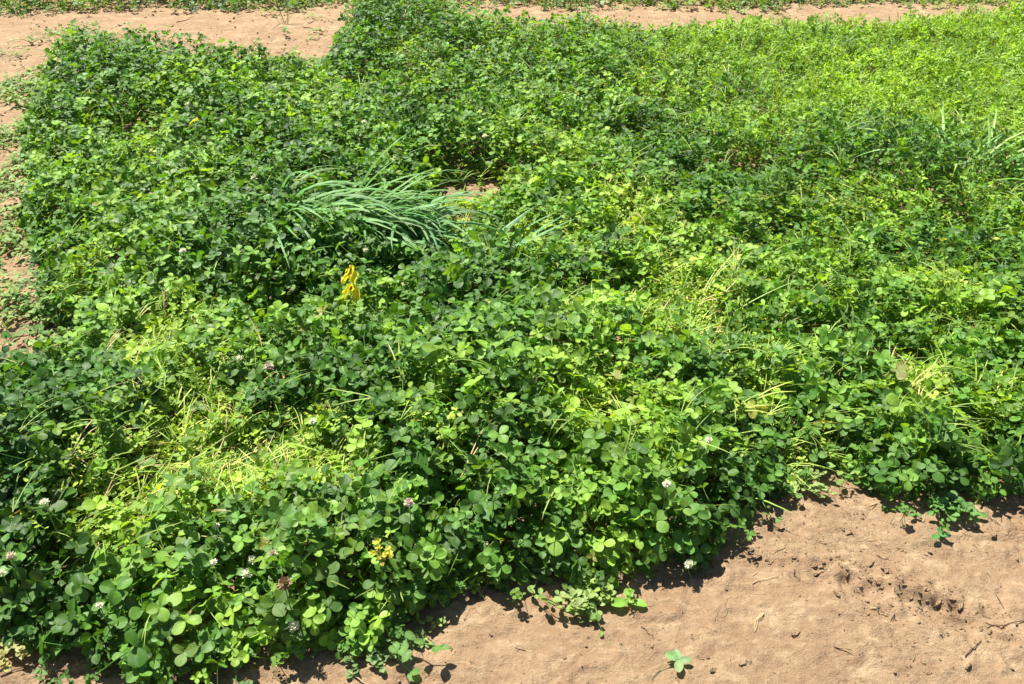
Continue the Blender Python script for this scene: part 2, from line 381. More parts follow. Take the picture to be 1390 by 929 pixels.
def blade_proto(seed, Ln=.14, wd=.0017, arch=.5):
    """a pale lodged stem / narrow blade that leaves the origin along +x, arching"""
    r = random.Random(seed); m = MB()
    for q in range(r.choice((1, 2))):
        az = r.uniform(-.25, .25); L1 = Ln*r.uniform(.6, 1.1); el = r.uniform(.1, .7)*arch
        p = []; x = Vector((0, 0, 0)); n = 7
        for i in range(n):
            e = el*(1-1.8*i/(n-1)); p.append(x.copy())
            x += Vector((math.cos(e)*math.cos(az), math.cos(e)*math.sin(az), math.sin(e)))*L1/(n-1); az += r.uniform(-.1, .1)
        wds = [wd*(.8, 1, 1, .95, .85, .6, .12)[i]*r.uniform(.9, 1.1) for i in range(n)]
        m.add(*strip_geo(p, wds, .35))
    return m.build('pale_blade', M_STEMS)
def crumb_proto(seed):
    bm = bmesh.new(); bmesh.ops.create_icosphere(bm, subdivisions=1, radius=1)
    r = random.Random(seed)
    for v in bm.verts: v.co *= r.uniform(.55, 1.25); v.co.z *= .6; v.co.x *= 1+.4*(seed % 3)
    me = bpy.data.meshes.new('soil_crumb'); bm.to_mesh(me); bm.free(); me.materials.append(M_CRUMB)
    return me
def tiny_weed_proto(seed):
    """creeping low weed: short runners with small oval leaves"""
    r = random.Random(seed); m = MB()
    for k in range(3):
        a = r.uniform(0, 2*PI); Ln = r.uniform(.03, .07)
        path = [Vector((math.cos(a+.5*t)*Ln*t, math.sin(a+.5*t)*Ln*t, .006+.01*math.sin(PI*t))) for t in (0, .33, .66, 1)]
        m.add(*tube_geo(path, .0009, .0006, 3), mat=1)
        for q in range(6):
            t = .15+.85*q/5; p = Vector((math.cos(a+.5*t)*Ln*t, math.sin(a+.5*t)*Ln*t, .008+.01*math.sin(PI*t)))
            M = Matrix.Translation(p) @ Matrix.Rotation(r.uniform(0, 2*PI), 4, 'Z') @ Matrix.Rotation(r.uniform(0, .7), 4, 'X') @ Matrix.Scale(r.uniform(.008, .015), 4)
            m.add(*leaflet_geo(1, r.uniform(.55, .8), .25, .1, 0, seed), M=M)
    return m.build('tiny_weed', [M_LEAF, M_STALK])

# ------------------------------------------------------------------ scatter (geometry nodes) for what nobody could count
def scatter(name, protos, P, R, S, K, C, label, cat):
    n = len(P)
    me = bpy.data.meshes.new(name); me.vertices.add(n)
    me.vertices.foreach_set('co', np.asarray(P, np.float32).ravel())
    def attr(nm, ty, fld, arr, dt=np.float32):
        a = me.attributes.new(nm, ty, 'POINT'); a.data.foreach_set(fld, np.ascontiguousarray(arr, dt).ravel())
    attr('rot', 'FLOAT_VECTOR', 'vector', R)
    S = np.asarray(S, float); S = np.repeat(S[:, None], 3, 1) if S.ndim == 1 else S
    attr('scl', 'FLOAT_VECTOR', 'vector', S)
    attr('pick', 'INT', 'value', K, np.int32)
    attr('leafcol', 'FLOAT_COLOR', 'color', np.concatenate([C, np.ones((n, 1))], 1))
    o = mesh_obj(name, me); tag(o, label, cat, kind='stuff')
    ng = bpy.data.node_groups.new(name, 'GeometryNodeTree')
    ng.interface.new_socket('Geometry', in_out='INPUT', socket_type='NodeSocketGeometry')
    ng.interface.new_socket('Geometry', in_out='OUTPUT', socket_type='NodeSocketGeometry')
    gi, go_ = ng.nodes.new('NodeGroupInput'), ng.nodes.new('NodeGroupOutput')
    jn = ng.nodes.new('GeometryNodeJoinGeometry')
    for pm in reversed(protos):
        po = bpy.data.objects.new(pm.name, pm)      # never linked to the scene: only its shape is used
        oi = ng.nodes.new('GeometryNodeObjectInfo'); oi.inputs['Object'].default_value = po; oi.inputs['As Instance'].default_value = True
        ng.links.new(oi.outputs['Geometry'], jn.inputs[0])
    ip = ng.nodes.new('GeometryNodeInstanceOnPoints'); ip.inputs['Pick Instance'].default_value = True
    def named(nm, ty):
        a = ng.nodes.new('GeometryNodeInputNamedAttribute'); a.data_type = ty; a.inputs['Name'].default_value = nm
        return next(s for s in a.outputs if s.enabled and s.name == 'Attribute')
    ng.links.new(gi.outputs[0], ip.inputs['Points']); ng.links.new(jn.outputs[0], ip.inputs['Instance'])
    ng.links.new(named('pick', 'INT'), ip.inputs['Instance Index'])
    e2r = ng.nodes.new('FunctionNodeEulerToRotation'); ng.links.new(named('rot', 'FLOAT_VECTOR'), e2r.inputs[0])
    ng.links.new(e2r.outputs[0], ip.inputs['Rotation']); ng.links.new(named('scl', 'FLOAT_VECTOR'), ip.inputs['Scale'])
    ng.links.new(ip.outputs[0], go_.inputs[0])
    md = o.modifiers.new('scatter', 'NODES'); md.node_group = ng
    return o
def jitter_grid(x0, x1, y0, y1, step):
    gx, gy = np.meshgrid(np.arange(x0, x1, step), np.arange(y0, y1, step))
    gx = gx+rng.uniform(-.5, .5, gx.shape)*step; gy = gy+rng.uniform(-.5, .5, gy.shape)*step
    return gx.ravel(), gy.ravel()
def in_view(x, y, margin=.35):
    return np.abs(x) < (.62*(y*math.cos(PITCH)+CAM_H*math.sin(PITCH))+margin)
DARK, MIDG, LITE, YELL = np.array([.038, .108, .015]), np.array([.088, .205, .026]), np.array([.25, .41, .045]), np.array([.38, .50, .055])
def leaf_colour(x, y, extra=0.0):
    n = len(np.atleast_1d(x))
    a = vnoise(x, y, .35, 21)*.55+vnoise(x, y, .1, 22)*.25+rng.random(n)*.6-.05
    pt = patch(x, y)
    fi = fine(x, y)
    a = np.clip(a-.20+.12*sstep(1.6, 3.0, y)+.55*pt+.20*fi+extra, 0, 1.6)
    for cx, cy, r, dh in MW:
        if dh > .04: a = a-(.4 if dh > .12 else .20)*np.exp(-((x-cx)**2+(y-cy)**2)/r**2)
    a = np.clip(a, 0, 1.6)[:, None]
    c = DARK+(MIDG-DARK)*np.clip(a*2, 0, 1)+(LITE-MIDG)*np.clip(a*2-1, 0, 1)
    yl = np.clip(pt*.6+fi*.04-.10+rng.random(n)*.3*(pt+.15*fi), 0, .9)[:, None]
    c = c*(1-yl)+YELL*yl
    old = ((rng.random(n) < .004) & (n > 1))[:, None]
    return np.where(old, np.array([.30, .33, .07]), c)*rng.uniform(.6, 1.42, (n, 1))
def outward(x, y, e=.02):
    gx = signed_dist(x+e, y)-signed_dist(x-e, y); gy = signed_dist(x, y+e)-signed_dist(x, y-e)
    return np.arctan2(-gy, -gx)          # direction that leaves the plot

NEAR_PLANTS = []      # filled below, the stuff thins out a little there
def build_clover_canopy():
    protos = [clover_proto(s, h=.085+.01*(s % 4)) for s in range(14)]
    Ps, Rs, Ss, Ks, Cs = [], [], [], [], []
    for layer, (step, zf0, zf1, keep) in enumerate([(.0198, .80, 1.24, .72), (.0188, .48, .92, .9), (.022, .12, .6, .8)]):
        x, y = jitter_grid(-5.6, 7.2, .72, 6.9, step)
        m = in_view(x, y); x, y = x[m], y[m]
        H, sd = canopy(x, y)
        fi, pt = fine(x, y), patch(x, y)
        ok = (sd > -.015) & (rng.random(len(x)) > np.maximum(fi*.88, pt*.72))
        px, py = to_px(x, y, H)
        nearz = sstep(560, 640, py)
        ok &= rng.random(len(x)) < keep
        if layer == 0: ok &= rng.random(len(x)) > .45*nearz
        x, y, H, sd, fi, pt = (q[ok] for q in (x, y, H, sd, fi, pt))
        n = len(x)
        z = H*rng.uniform(zf0, zf1, n)+soil_z(x, y)+rng.gamma(1.2, .006, n)*(layer == 0)
        edge = 1-sstep(.0, .14, sd)
        tilt = np.abs(rng.normal(0, math.radians(40), n)*(1+.25*sstep(.2, 1.2, x)))+edge*math.radians(22)*rng.random(n)
        tilt = np.clip(tilt, 0, 1.35)
        phi = rng.uniform(0, 2*PI, n)
        ou = outward(x, y)+PI/2
        phi = np.where(rng.random(n) < edge*.7, ou+rng.normal(0, .6, n), phi)
        far = sstep(2.2, 5, y)
        s = rng.uniform(.36, .84, n)*(1-.18*far)*(1-.35*fi)*(1-.28*pt)*(1-.12*layer)
        s *= np.where(rng.random(n) < .1, 1.22, 1.0)*(1-.18*sstep(.2, 1.2, x)*sstep(1.7, 2.6, y))
        Ps.append(np.stack([x, y, np.maximum(z, .015)], -1)); Rs.append(np.stack([tilt, rng.normal(0, .12, n), phi], -1))
        Ss.append(s); Ks.append(rng.integers(0, len(protos), n)); Cs.append(leaf_colour(x, y))
    scatter('clover_canopy', protos, np.concatenate(Ps), np.concatenate(Rs), np.concatenate(Ss), np.concatenate(Ks), np.concatenate(Cs),
            'dense dark green clover cover with round three-part leaves filling the plot', 'clover')
def build_fine_sward():
    protos = [sprig_proto(s) for s in range(8)]+[blade_proto(s+90, .07, .0014, 1.6) for s in range(4)]
    x, y = jitter_grid(-3.5, 8.0, 1.3, 7.0, .0195)
    m = in_view(x, y); x, y = x[m], y[m]
    H, sd = canopy(x, y); fi, pt = fine(x, y), patch(x, y)
    right_mix = .22*sstep(.15, .9, x)*sstep(1.5, 2.0, y)+.05
    dens = np.maximum(np.maximum(fi, right_mix), pt*.35)
    ok = (sd > -.02) & (rng.random(len(x)) < dens)
    x, y, H, fi = x[ok], y[ok], H[ok], fi[ok]; n = len(x)
    k = rng.integers(0, 12, n)
    z = H*rng.uniform(.35, 1.25, n)+soil_z(x, y)
    z = np.where(k >= 8, z*.8, z)
    tilt = np.abs(rng.normal(0, math.radians(38), n)); tilt = np.where(k >= 8, rng.normal(0, .4, n), tilt)
    ry = np.where(k >= 8, -rng.uniform(.0, 1.1, n), 0)
    C = leaf_colour(x, y, .22)
    C = C*(1-.10*fi[:, None])+np.array([.26, .36, .06])*.10*fi[:, None]
    scatter('fine_green_sward', protos, np.stack([x, y, z], -1), np.stack([tilt, ry, rng.uniform(0, 2*PI, n)], -1), rng.uniform(.6, 1.35, n), k, C,
            'lighter yellow-green fine-leaved sward covering the upper right of the plot', 'ground cover')
def build_pale_stems():
    protos = [blade_proto(s, .15, .0015+.0003*(s % 3), 1.0) for s in range(12)]
    P, R, S, K, C = [], [], [], [], []
    for cx, cy, rx, ry, s, ang in PW:
        n = int(min(1300, 5600*s*rx*ry*PI)+70*s)
        x = cx+rng.normal(0, .72, n)*rx; y = cy+rng.normal(0, .72, n)*ry; kk = rng.random(n) < .25+1.2*vnoise(x, y, .07, 5)*vnoise(x, y, .21, 9)*2; x, y = x[kk], y[kk]; n = len(x)
        H, sd = canopy(x, y)
        ok = sd > -.03; x, y, H = x[ok], y[ok], H[ok]; n = len(x)
        a = math.radians(ang)+rng.normal(0, .5, n)+np.where(rng.random(n) < .22, rng.uniform(-2, 2, n), 0)
        P.append(np.stack([x, y, soil_z(x, y)+H*rng.uniform(.15, 1.02, n)+.008], -1))
        R.append(np.stack([rng.normal(0, .5, n), -np.abs(rng.normal(.0, .18, n)), a], -1))
        S.append(rng.uniform(.3, .85, n)*(1.0-.1*s)); K.append(rng.integers(0, 12, n))
        t = rng.random((n, 1)); dry = (rng.random((n, 1)) < .30*s)
        c = np.array([.28, .46, .07])*(1-t)+np.array([.55, .62, .16])*t
        C.append(np.where(dry, np.array([.62, .48, .22])*rng.uniform(.7, 1.1, (n, 1)), c))
    # loose thin stems across the whole cover
    x, y = jitter_grid(-5, 7, .8, 6.6, .06); m = in_view(x, y); x, y = x[m], y[m]
    H, sd = canopy(x, y); ok = (sd > .03) & (rng.random(len(x)) < .5+.5*sstep(-.2, .8, x)); x, y, H = x[ok], y[ok], H[ok]; n = len(x)
    P.append(np.stack([x, y, soil_z(x, y)+H*rng.uniform(.8, 1.08, n)], -1)); R.append(np.stack([rng.normal(0, .4, n), -rng.uniform(0, .5, n), rng.uniform(0, 2*PI, n)], -1))
    S.append(rng.uniform(.4, .9, n)); K.append(rng.integers(0, 12, n)); t = rng.random((n, 1))
    C.append(np.array([.14, .26, .05])*(1-t)+np.array([.35, .45, .11])*t)
    scatter('flattened_pale_stems', protos, *map(np.concatenate, (P, R, S, K, C)), 'pale yellow-green stems and straw lying flattened in patches among the clover', 'stems')
def build_patch_litter():
    """small yellow-green leaves low in the flattened patches"""
    protos = [tiny_weed_proto(s+30) for s in range(6)]
    P, R, S, K, C = [], [], [], [], []
    for cx, cy, rx, ry, s, ang in PW:
        n = int(3000*s*rx*ry*PI)+15
        x = cx+rng.normal(0, .7, n)*rx; y = cy+rng.normal(0, .7, n)*ry
        H, sd = canopy(x, y); ok = sd > 0; x, y, H = x[ok], y[ok], H[ok]; n = len(x)
        P.append(np.stack([x, y, soil_z(x, y)+H*rng.uniform(.1, .95, n)], -1)); R.append(np.stack([rng.normal(0, .35, n), rng.normal(0, .35, n), rng.uniform(0, 6.3, n)], -1))
        S.append(rng.uniform(.6, 1.15, n)); K.append(rng.integers(0, 6, n)); t = rng.random((n, 1))
        C.append(np.array([.15, .32, .03])*(1-t)+np.array([.42, .54, .07])*t)
    scatter('yellow_green_undergrowth', protos, *map(np.concatenate, (P, R, S, K, C)), 'small yellow-green leaves low down in the thin patches of the clover', 'undergrowth')
def build_left_weeds():
    protos = [tiny_weed_proto(s) for s in range(8)]
    # sparse creeping weeds on the soil strip left of the plot and a little along the front edge
    x, y = jitter_grid(-5.5, -.4, 1.7, 6.0, .04); m = in_view(x, y, .8); x, y = x[m], y[m]
    sd = signed_dist(x, y)
    d = .75*sstep(.46, .6, vnoise(x, y, .28, 31)*.6+vnoise(x, y, .1, 32)*.4)*sstep(-.9, -.05, sd)*1.1+.9*sstep(-.12, 0, sd)
    px, py = to_px(x, y, 0)
    d *= np.where(py > 505, .25, 1)*np.where(py < 78, .15, 1)
    ok = (sd < .03) & (rng.random(len(x)) < d)
    xa, ya = x[ok], y[ok]
    x, y = jitter_grid(-1.6, 1.8, .8, 1.9, .05); sd = signed_dist(x, y)
    ok = (sd < .02) & (sd > -.05) & (rng.random(len(x)) < .35*vnoise(x, y, .12, 33)); xb, yb = x[ok], y[ok]
    x, y = np.concatenate([xa, xb]), np.concatenate([ya, yb]); n = len(x); t = rng.random((n, 1))
    C = np.array([.09, .21, .05])*(1-t)+np.array([.25, .36, .09])*t
    scatter('creeping_weeds', protos, np.stack([x, y, soil_z(x, y)], -1), np.stack([rng.normal(0, .1, n), rng.normal(0, .1, n), rng.uniform(0, 6.3, n)], -1),
            rng.uniform(.7, 2.0, n), rng.integers(0, 8, n), C, 'low creeping weeds dotted over the soil along the left edge of the plot', 'weeds')
def build_far_plot():
    protos = [sprig_proto(s+200) for s in range(6)]+[clover_proto(s+300, .022, .08) for s in range(4)]
    gx = np.array([-9, -3.6, -2.6, -1.2, -.4, .6, 2, 3.5, 5, 7, 12]); 
    edge_px = [(-300, 14), (60, 14), (110, 10), (260, 13), (440, 11), (600, 8), (760, 9), (900, 11), (1080, 7), (1250, 9), (1390, 8), (1700, 8)]
    e = np.array(pts(edge_px, .03))
    x, y = jitter_grid(-8, 9, 5.3, 9.5, .035)
    ey = np.interp(x, e[:, 0], e[:, 1])+.25*(vnoise(x, y, .4, 41)-.5)
    dd = y-ey; ok = (dd > 0) & (rng.random(len(x)) < sstep(0, .25, dd)*.85+.15); x, y, dd = x[ok], y[ok], dd[ok]; n = len(x)
    H = (.03+.07*vnoise(x, y, .5, 42)+.04*vnoise(x, y, .15, 43))*(.35+.65*sstep(0, .5, dd))*(1+.5*sstep(0, -2, x))
    t = np.clip(vnoise(x, y, .6, 44)*.8+rng.random(n)*.5-.2+.25*sstep(-1, 1, x), 0, 1)[:, None]
    C = np.array([.05, .13, .03])*(1-t)+np.array([.20, .31, .07])*t
    scatter('far_plot_vegetation', protos, np.stack([x, y, H*rng.uniform(.3, 1.1, n)+.01], -1), np.stack([rng.normal(0, .5, n), rng.normal(0, .4, n), rng.uniform(0, 6.3, n)], -1),
            rng.uniform(.8, 1.5, n), rng.integers(0, 10, n), C, 'low green planting across the soil alley along the top of the picture', 'planting')
def build_crumbs():
    protos = [crumb_proto(s) for s in range(6)]
    x, y = jitter_grid(-2.5, 2.6, .75, 2.6, .009)
    sd = signed_dist(x, y)
    c = np.exp(-(((x-CRUMB[0])+(y-CRUMB[1])*.5)**2/.20**2+((y-CRUMB[1])+(x-CRUMB[0])*.35)**2/.07**2))
    d = .16+.35*sstep(.55, .8, vnoise(x, y, .13, 51))+.75*c+.12*sstep(-.12, -.02, sd)
    ok = (sd < .06) & (rng.random(len(x)) < d); x, y, c = x[ok], y[ok], c[ok]
    x2, y2 = jitter_grid(-5.5, 5.5, 2.6, 7.2, .03); ok = (signed_dist(x2, y2) < .05) & (rng.random(len(x2)) < .12); x2, y2 = x2[ok], y2[ok]
    s = np.concatenate([rng.gamma(1.1, .0008, len(x))*(1+1.3*c)+.0004, rng.gamma(2.2, .0022, len(x2))+.001]); s = np.minimum(s, .0075)+0*s; s = np.where(np.arange(len(s)) < len(x), np.minimum(s, .0065), s)
    x, y = np.concatenate([x, x2]), np.concatenate([y, y2]); n = len(x)
    scatter('soil_crumbs', protos, np.stack([x, y, soil_z(x, y)+s*.25], -1), rng.uniform(0, 6.3, (n, 3))*np.array([.1, .1, 1]), s, rng.integers(0, 6, n),
            np.ones((n, 3)), 'small crumbs and clods of tan soil scattered on the bare ground', 'soil crumbs')
build_clover_canopy(); build_fine_sward(); build_pale_stems(); build_patch_litter(); build_left_weeds(); build_far_plot(); build_crumbs()
def build_litter():
    protos = [blade_proto(s+400, .03, .0009, .3) for s in range(4)]+[clover_proto(s+400, .010, .012) for s in range(2)]
    x, y = jitter_grid(-5.5, 5.5, .75, 7, .028); m = in_view(x, y); x, y = x[m], y[m]; sd = signed_dist(x, y)
    ok = (sd < .05) & (rng.random(len(x)) < .012+.5*sstep(-.12, 0, sd)+.08*sstep(.62, .8, vnoise(x, y, .2, 61))); x, y = x[ok], y[ok]; n = len(x)
    k = np.where(rng.random(n) < .97, rng.integers(0, 4, n), rng.integers(4, 6, n)); t = rng.random((n, 1))
    scatter('dry_plant_litter', protos, np.stack([x, y, soil_z(x, y)+.003], -1), np.stack([rng.normal(0, .2, n), rng.normal(0, .12, n), rng.uniform(0, 6.3, n)], -1), rng.uniform(.4, 1.5, n), k,
            np.array([.20, .13, .07])*(1-t)+np.array([.52, .42, .24])*t, 'bits of dry stem and dead leaf strewn on the soil near the plants', 'plant litter')
build_litter()

# ------------------------------------------------------------------ landmarks used by the labels (photo pixels)
LAND = [('the withered brown flower head', 386, 792), ('the pale yellow bud sprig', 517, 750), ('the lowest white flower', 399, 850), ('the pair of white flowers', 340, 770),
        ('the flower hanging over soil', 935, 765), ('the straw patch at left', 285, 590), ('the small pale soil weed', 795, 828),
        ('the bare soil bay', 1075, 655), ('the right front corner', 1385, 670), ('the bottom left corner', 20, 850), ('the pink flower head', 365, 498),
        ('the pale stems in the middle', 800, 575), ('the left clump flower', 60, 682), ('the yellow-green hollow at left', 175, 705), ('the faded middle flower', 555, 683), ('the dark hollow at far left', 20, 600), ('the grey trio of leaves', 710, 640), ('the notched round leaf', 245, 730), ('the left picture edge at mid-height', 0, 540), ('the leaf shadow on the soil', 1040, 725), ('the grey-green mat weed', 500, 880), ('the white right-front flower', 905, 657),
        ('the pale stems at right', 1245, 540), ('the speckled front weed', 660, 800)]
_o = 'second third fourth fifth sixth seventh eighth ninth tenth eleventh twelfth thirteenth fourteenth fifteenth sixteenth seventeenth eighteenth nineteenth twentieth'.split()
ORD = ['nearest']+[q+' nearest' for q in _o]+['twenty-'+q+' nearest' for q in ('first',)+tuple(_o[:8])]

# ------------------------------------------------------------------ individual clover plants at the front
PETS = [MB().add(*tube_geo([p*1.0 for p in petiole_path(s, .13, .035)], .0016, .0011, 5)).build('leaf_stalk', M_STALK) for s in range(6)]
def make_plant(seed):
    r = random.Random(seed)
    root = empty('clover_plant', (0, 0, 0))
    nl = r.choice((3, 4, 4, 5)); a0 = r.uniform(0, 2*PI)
    for k in range(nl):
        a = a0+k*2*PI/nl+r.uniform(-.4, .4); rad = r.uniform(.006, .04)*(1 if k else .2)
        h = .13*(r.uniform(.72, 1.0) if k else 1.02)
        tilt = r.gauss(.28, .22)*(1 if k else .5)
        st = mesh_obj('leaf_stalk', PETS[r.randrange(6)], root, (math.cos(a)*rad, math.sin(a)*rad, h), (tilt, r.gauss(0, .12), a+PI/2))
        for M in leaf_frames(seed*10+k, r.uniform(.018, .0285)):
            lf = mesh_obj('leaflet', LEAFLETS[r.randrange(len(LEAFLETS))], st)
            loc, q, sc = M.decompose(); lf.location = loc; lf.rotation_mode = 'QUATERNION'; lf.rotation_quaternion = q; lf.scale = sc
    return root
def copy_tree(o, parent=None):
    c = o.copy(); COL.objects.link(c); c.parent = parent
    for ch in o.children: copy_tree(ch, c)
    return c
def set_col(o, c, r):
    for ch in [o]+list(o.children_recursive):
        if ch.type == 'MESH':
            f = r.uniform(.88, 1.12); ch['leafcol'] = [c[0]*f, c[1]*f, c[2]*f]
spots = []
def try_spot(x, y, mind):
    for (a, b) in spots:
        if (a-x)**2+(b-y)**2 < (mind*.93)**2: return False
    spots.append((x, y)); return True
EXTRA = [(700, 812, .5), (812, 790, .55), (853, 812, .45), (1000, 728, .75), (935, 768, .5), (378, 905, .5), (98, 925, .6), (128, 925, .5), (620, 800, .45), (600, 815, .4), (1225, 700, .5),
         (1300, 690, .4), (1275, 715, .4), (1145, 655, .5), (1090, 650, .55), (540, 870, .5), (280, 925, .6), (160, 880, .8), (50, 872, .7), (1060, 668, .5)]
for px, py, s in EXTRA: spots.append(ground(px, py, .03))
n_extra = len(spots)
# along the front edge first, then back into the plot
cx_, cy_ = jitter_grid(-1.7, 1.9, .72, 2.2, .03)
sdv = signed_dist(cx_, cy_)
px_, py_ = to_px(cx_, cy_, .12)
cand = [(sdv[i], i) for i in range(len(cx_)) if .005 < sdv[i] and -60 < px_[i] < 1450 and py_[i] < 980]
random.shuffle(cand)
for sdd, i in sorted(cand, key=lambda t: (t[0] > .07, -py_[t[1]] if t[0] > .07 else 0)):
    if len(spots) >= 290: break
    if patch(cx_[i:i+1], cy_[i:i+1])[0] > .3: continue
    try_spot(cx_[i], cy_[i], .048 if sdd < .07 else .062)
protos = [make_plant(s) for s in range(10)]
recs = []
for i, (x, y) in enumerate(spots):
    r = random.Random(i)
    o = protos[i] if i < 10 else copy_tree(protos[i % 10])
    H, sd = canopy(np.array([x]), np.array([y])); H, sd = float(H[0]), float(sd[0])
    if i < n_extra: s = EXTRA[i][2]*.75; sz = s
    else:
        H = max(H, .05)
        s = min(1.12, max(.62, .55+H*3.6))*r.uniform(.88, 1.1)
        sz = min(1.35, max(.40, (H*r.uniform(.86, 1.15))/.13))
    o.location = (x, y, float(soil_z(np.array([x]), np.array([y]))[0])-.004)
    lean = r.gauss(0, .08)
    o.rotation_euler = (r.gauss(0, .1), r.gauss(0, .1), r.uniform(0, 2*PI))
    if sd < .08:
        oa = float(outward(np.array([x]), np.array([y]))[0]); k = r.uniform(.12, .42) if i >= n_extra else .1
        ax = Vector((-math.sin(oa), math.cos(oa), 0))
        o.rotation_euler = (Matrix.Rotation(k, 3, ax) @ Matrix.Rotation(r.uniform(0, 6.28), 3, 'Z')).to_euler()
    o.scale = (s, s, s*.35+sz*.65)
    c = leaf_colour(np.array([x]), np.array([y]), .05)[0]
    set_col(o, c, r)
    tpx, tpy = to_px(x, y, .13*sz); recs.append((o, float(tpx), float(tpy), s, c, i < n_extra))
groups = {}
for o, px, py, s, c, ex in recs:
    nm, lx, ly = min(LAND, key=lambda l: (l[1]-px)**2+((l[2]-py)*1.3)**2)
    dx, dy = px-lx, py-ly
    d = ('right of' if dx > 0 else 'left of') if abs(dx) > abs(dy) else ('behind' if dy < 0 else 'in front of')
    groups.setdefault((nm, d), []).append((math.hypot(dx, dy), o, s, c, ex))
for (nm, d), lst in groups.items():
    lst.sort(key=lambda t: t[0])
    for k, (_, o, s, c, ex) in enumerate(lst):
        o['label'] = f"clover plant {d} {nm}, {ORD[min(k, 28)]} to it"
        o['category'] = 'clover plant'; o['group'] = 'clover plants along the front of the plot'

# ------------------------------------------------------------------ clover flowers
def floret_head(mat, seed, R=.009, n=46, open_=1.0):
    r = random.Random(seed); m = MB()
    m.add(*tube_geo([(0, 0, -R*.6), (0, 0, 0), (0, 0, R*.3)], R*.35, R*.3, 6))
    for k in range(n):
        zc = 1-1.75*(k+.5)/n; ph = k*2.39996
        q = math.sqrt(max(0, 1-zc*zc)); d = Vector((q*math.cos(ph), q*math.sin(ph), zc))
        rot = d.to_track_quat('Y', 'Z').to_matrix().to_4x4()
        M = rot @ Matrix.Rotation(r.uniform(-.35, .35), 4, 'X') @ Matrix.Translation((0, R*.25, 0)) @ Matrix.Scale(R*r.uniform(.75, 1.1)*open_, 4)
        v, f, uv = leaflet_geo(1, .42, .6, -.15, 0, k); m.add(v, f, uv, M=M)
    return m.build('flower_head', mat)
HEADS = {'w': floret_head(M_PETAL, 1), 'w2': floret_head(M_PETAL, 2, .0085, 38), 'p': floret_head(M_PINK, 3, .0095), 'b': floret_head(M_BROWN, 4, .010, 40, 1.15)}
def stem_mesh(h, seed, r0=.0013, mat=M_STALK, name='flower_stem', bend=.02):
    r = random.Random(seed); a = r.uniform(0, 6.28); b = r.uniform(.3, 1)*bend
    return MB().add(*tube_geo([(math.cos(a)*b*((1-t)**2), math.sin(a)*b*((1-t)**2), h*t) for t in (0, .25, .5, .75, 1)], r0, r0*.8, 5)).build(name, mat)
FLOW = [(325, 487, 'w', 1.1, 'white clover flower just left of the pink one'), (365, 498, 'p', 1.2, 'pinkish faded clover flower head among mid-green leaves'),
        (424, 572, 'w2', 1, 'white clover flower right of the straw patch'), (60, 682, 'w2', 1, 'creamy clover flower in the dark left clump'),
        (293, 714, 'w', .9, 'small white clover flower above the notched round leaf'), (290, 763, 'w2', .8, 'small round clover flower left of the white pair'),
        (343, 761, 'w', 1.1, 'white clover flower, upper one of the close pair'), (336, 779, 'w', 1.25, 'white clover flower, lower one of the close pair'),
        (370, 752, 'p', .9, 'pale pink clover flower right of the white pair'), (386, 792, 'b', 1.25, 'withered brown and white clover flower head near the bottom'),
        (399, 850, 'w', 1.2, 'lowest white clover flower, greenish, near the front edge'), (905, 657, 'w', 1.0, 'white clover flower in the right front clump'),
        (935, 766, 'w2', 1.1, 'white clover flower hanging over the bare soil at the edge'), (962, 597, 'w', .9, 'white clover flower behind the right front clump'),
        (135, 822, 'w2', .8, 'pale clover flower low at the bottom left edge'), (25, 552, 'w2', .9, 'white clover flower at the top of the left clump'),
        (15, 755, 'p', .9, 'dull pink clover flower at the left picture edge'), (2, 778, 'w', .9, 'white clover flower cut by the left picture edge'), (555, 683, 'p', 1, 'faded clover flower left of the middle of the front clump'),
        (218, 343, 'w', 1.0, 'white clover flower, left of two near the left side'), (248, 341, 'w2', 1.1, 'white clover flower, right of two near the left side'),
        (348, 407, 'w2', 1, 'white clover flower above the dark hollow'), (77, 93, 'w2', 1.3, 'white clover flower in the far left corner of the plot'), (256, 142, 'w', 1.4, 'white clover flower in the far left part, lone'),
        (345, 131, 'w2', 1.4, 'white clover flower, left of three far back'), (402, 141, 'w', 1.3, 'white clover flower, middle of three far back'), (459, 118, 'w2', 1.4, 'white clover flower, right of three far back'),
        (182, 176, 'w2', 1.2, 'white clover flower left of the reddish far ones'), (256, 210, 'p', 1.3, 'pink clover flower in the upper left part'), (205, 265, 'p', 1.1, 'reddish clover flower in the upper left part'),
        (345, 243, 'w', 1.3, 'white clover flower left of the tall grass clump'), (196, 224, 'w2', 1.2, 'pale clover flower beside the pink far one'), (165, 241, 'w', 1.2, 'white clover flower above the yellowish left margin'),
        (494, 166, 'w', 1.2, 'pale clover flower behind the grass clump'), (338, 291, 'w2', 1.2, 'pale clover flower left below the grass clump'), (658, 185, 'w2', 1.1, 'pale clover flower far behind the soil gap'),
        (586, 158, 'w2', 1.2, 'pale clover flower beside the dark far hollow'), (497, 340, 'w', 1.1, 'pale clover flower above the yellowed leaf'), (583, 331, 'w', 1.0, 'small pale flower under the grass tips')]
for i, (px, py, k, s, lab) in enumerate(FLOW):
    z = .13
    x, y = ground(px, py, z)
    H, _ = canopy(np.array([x]), np.array([y])); z = max(.06, float(H[0])+(.05 if py > 560 else .028)); x, y = ground(px, py, z)
    if (px, py) == (935, 766): z = .05; x, y = ground(px, py, z)
    root = tag(empty('clover_flower', (x, y, 0), random.uniform(0, 6)), lab, 'flower', 'clover flowers dotted over the plot')
    st = mesh_obj('flower_stem', stem_mesh(z-.006*s, i), root); st['leafcol'] = [.14, .26, .06]
    mesh_obj('flower_head', HEADS[k], root, (0, 0, z), (random.gauss(0, .25), random.gauss(0, .25), 0), s*.88)

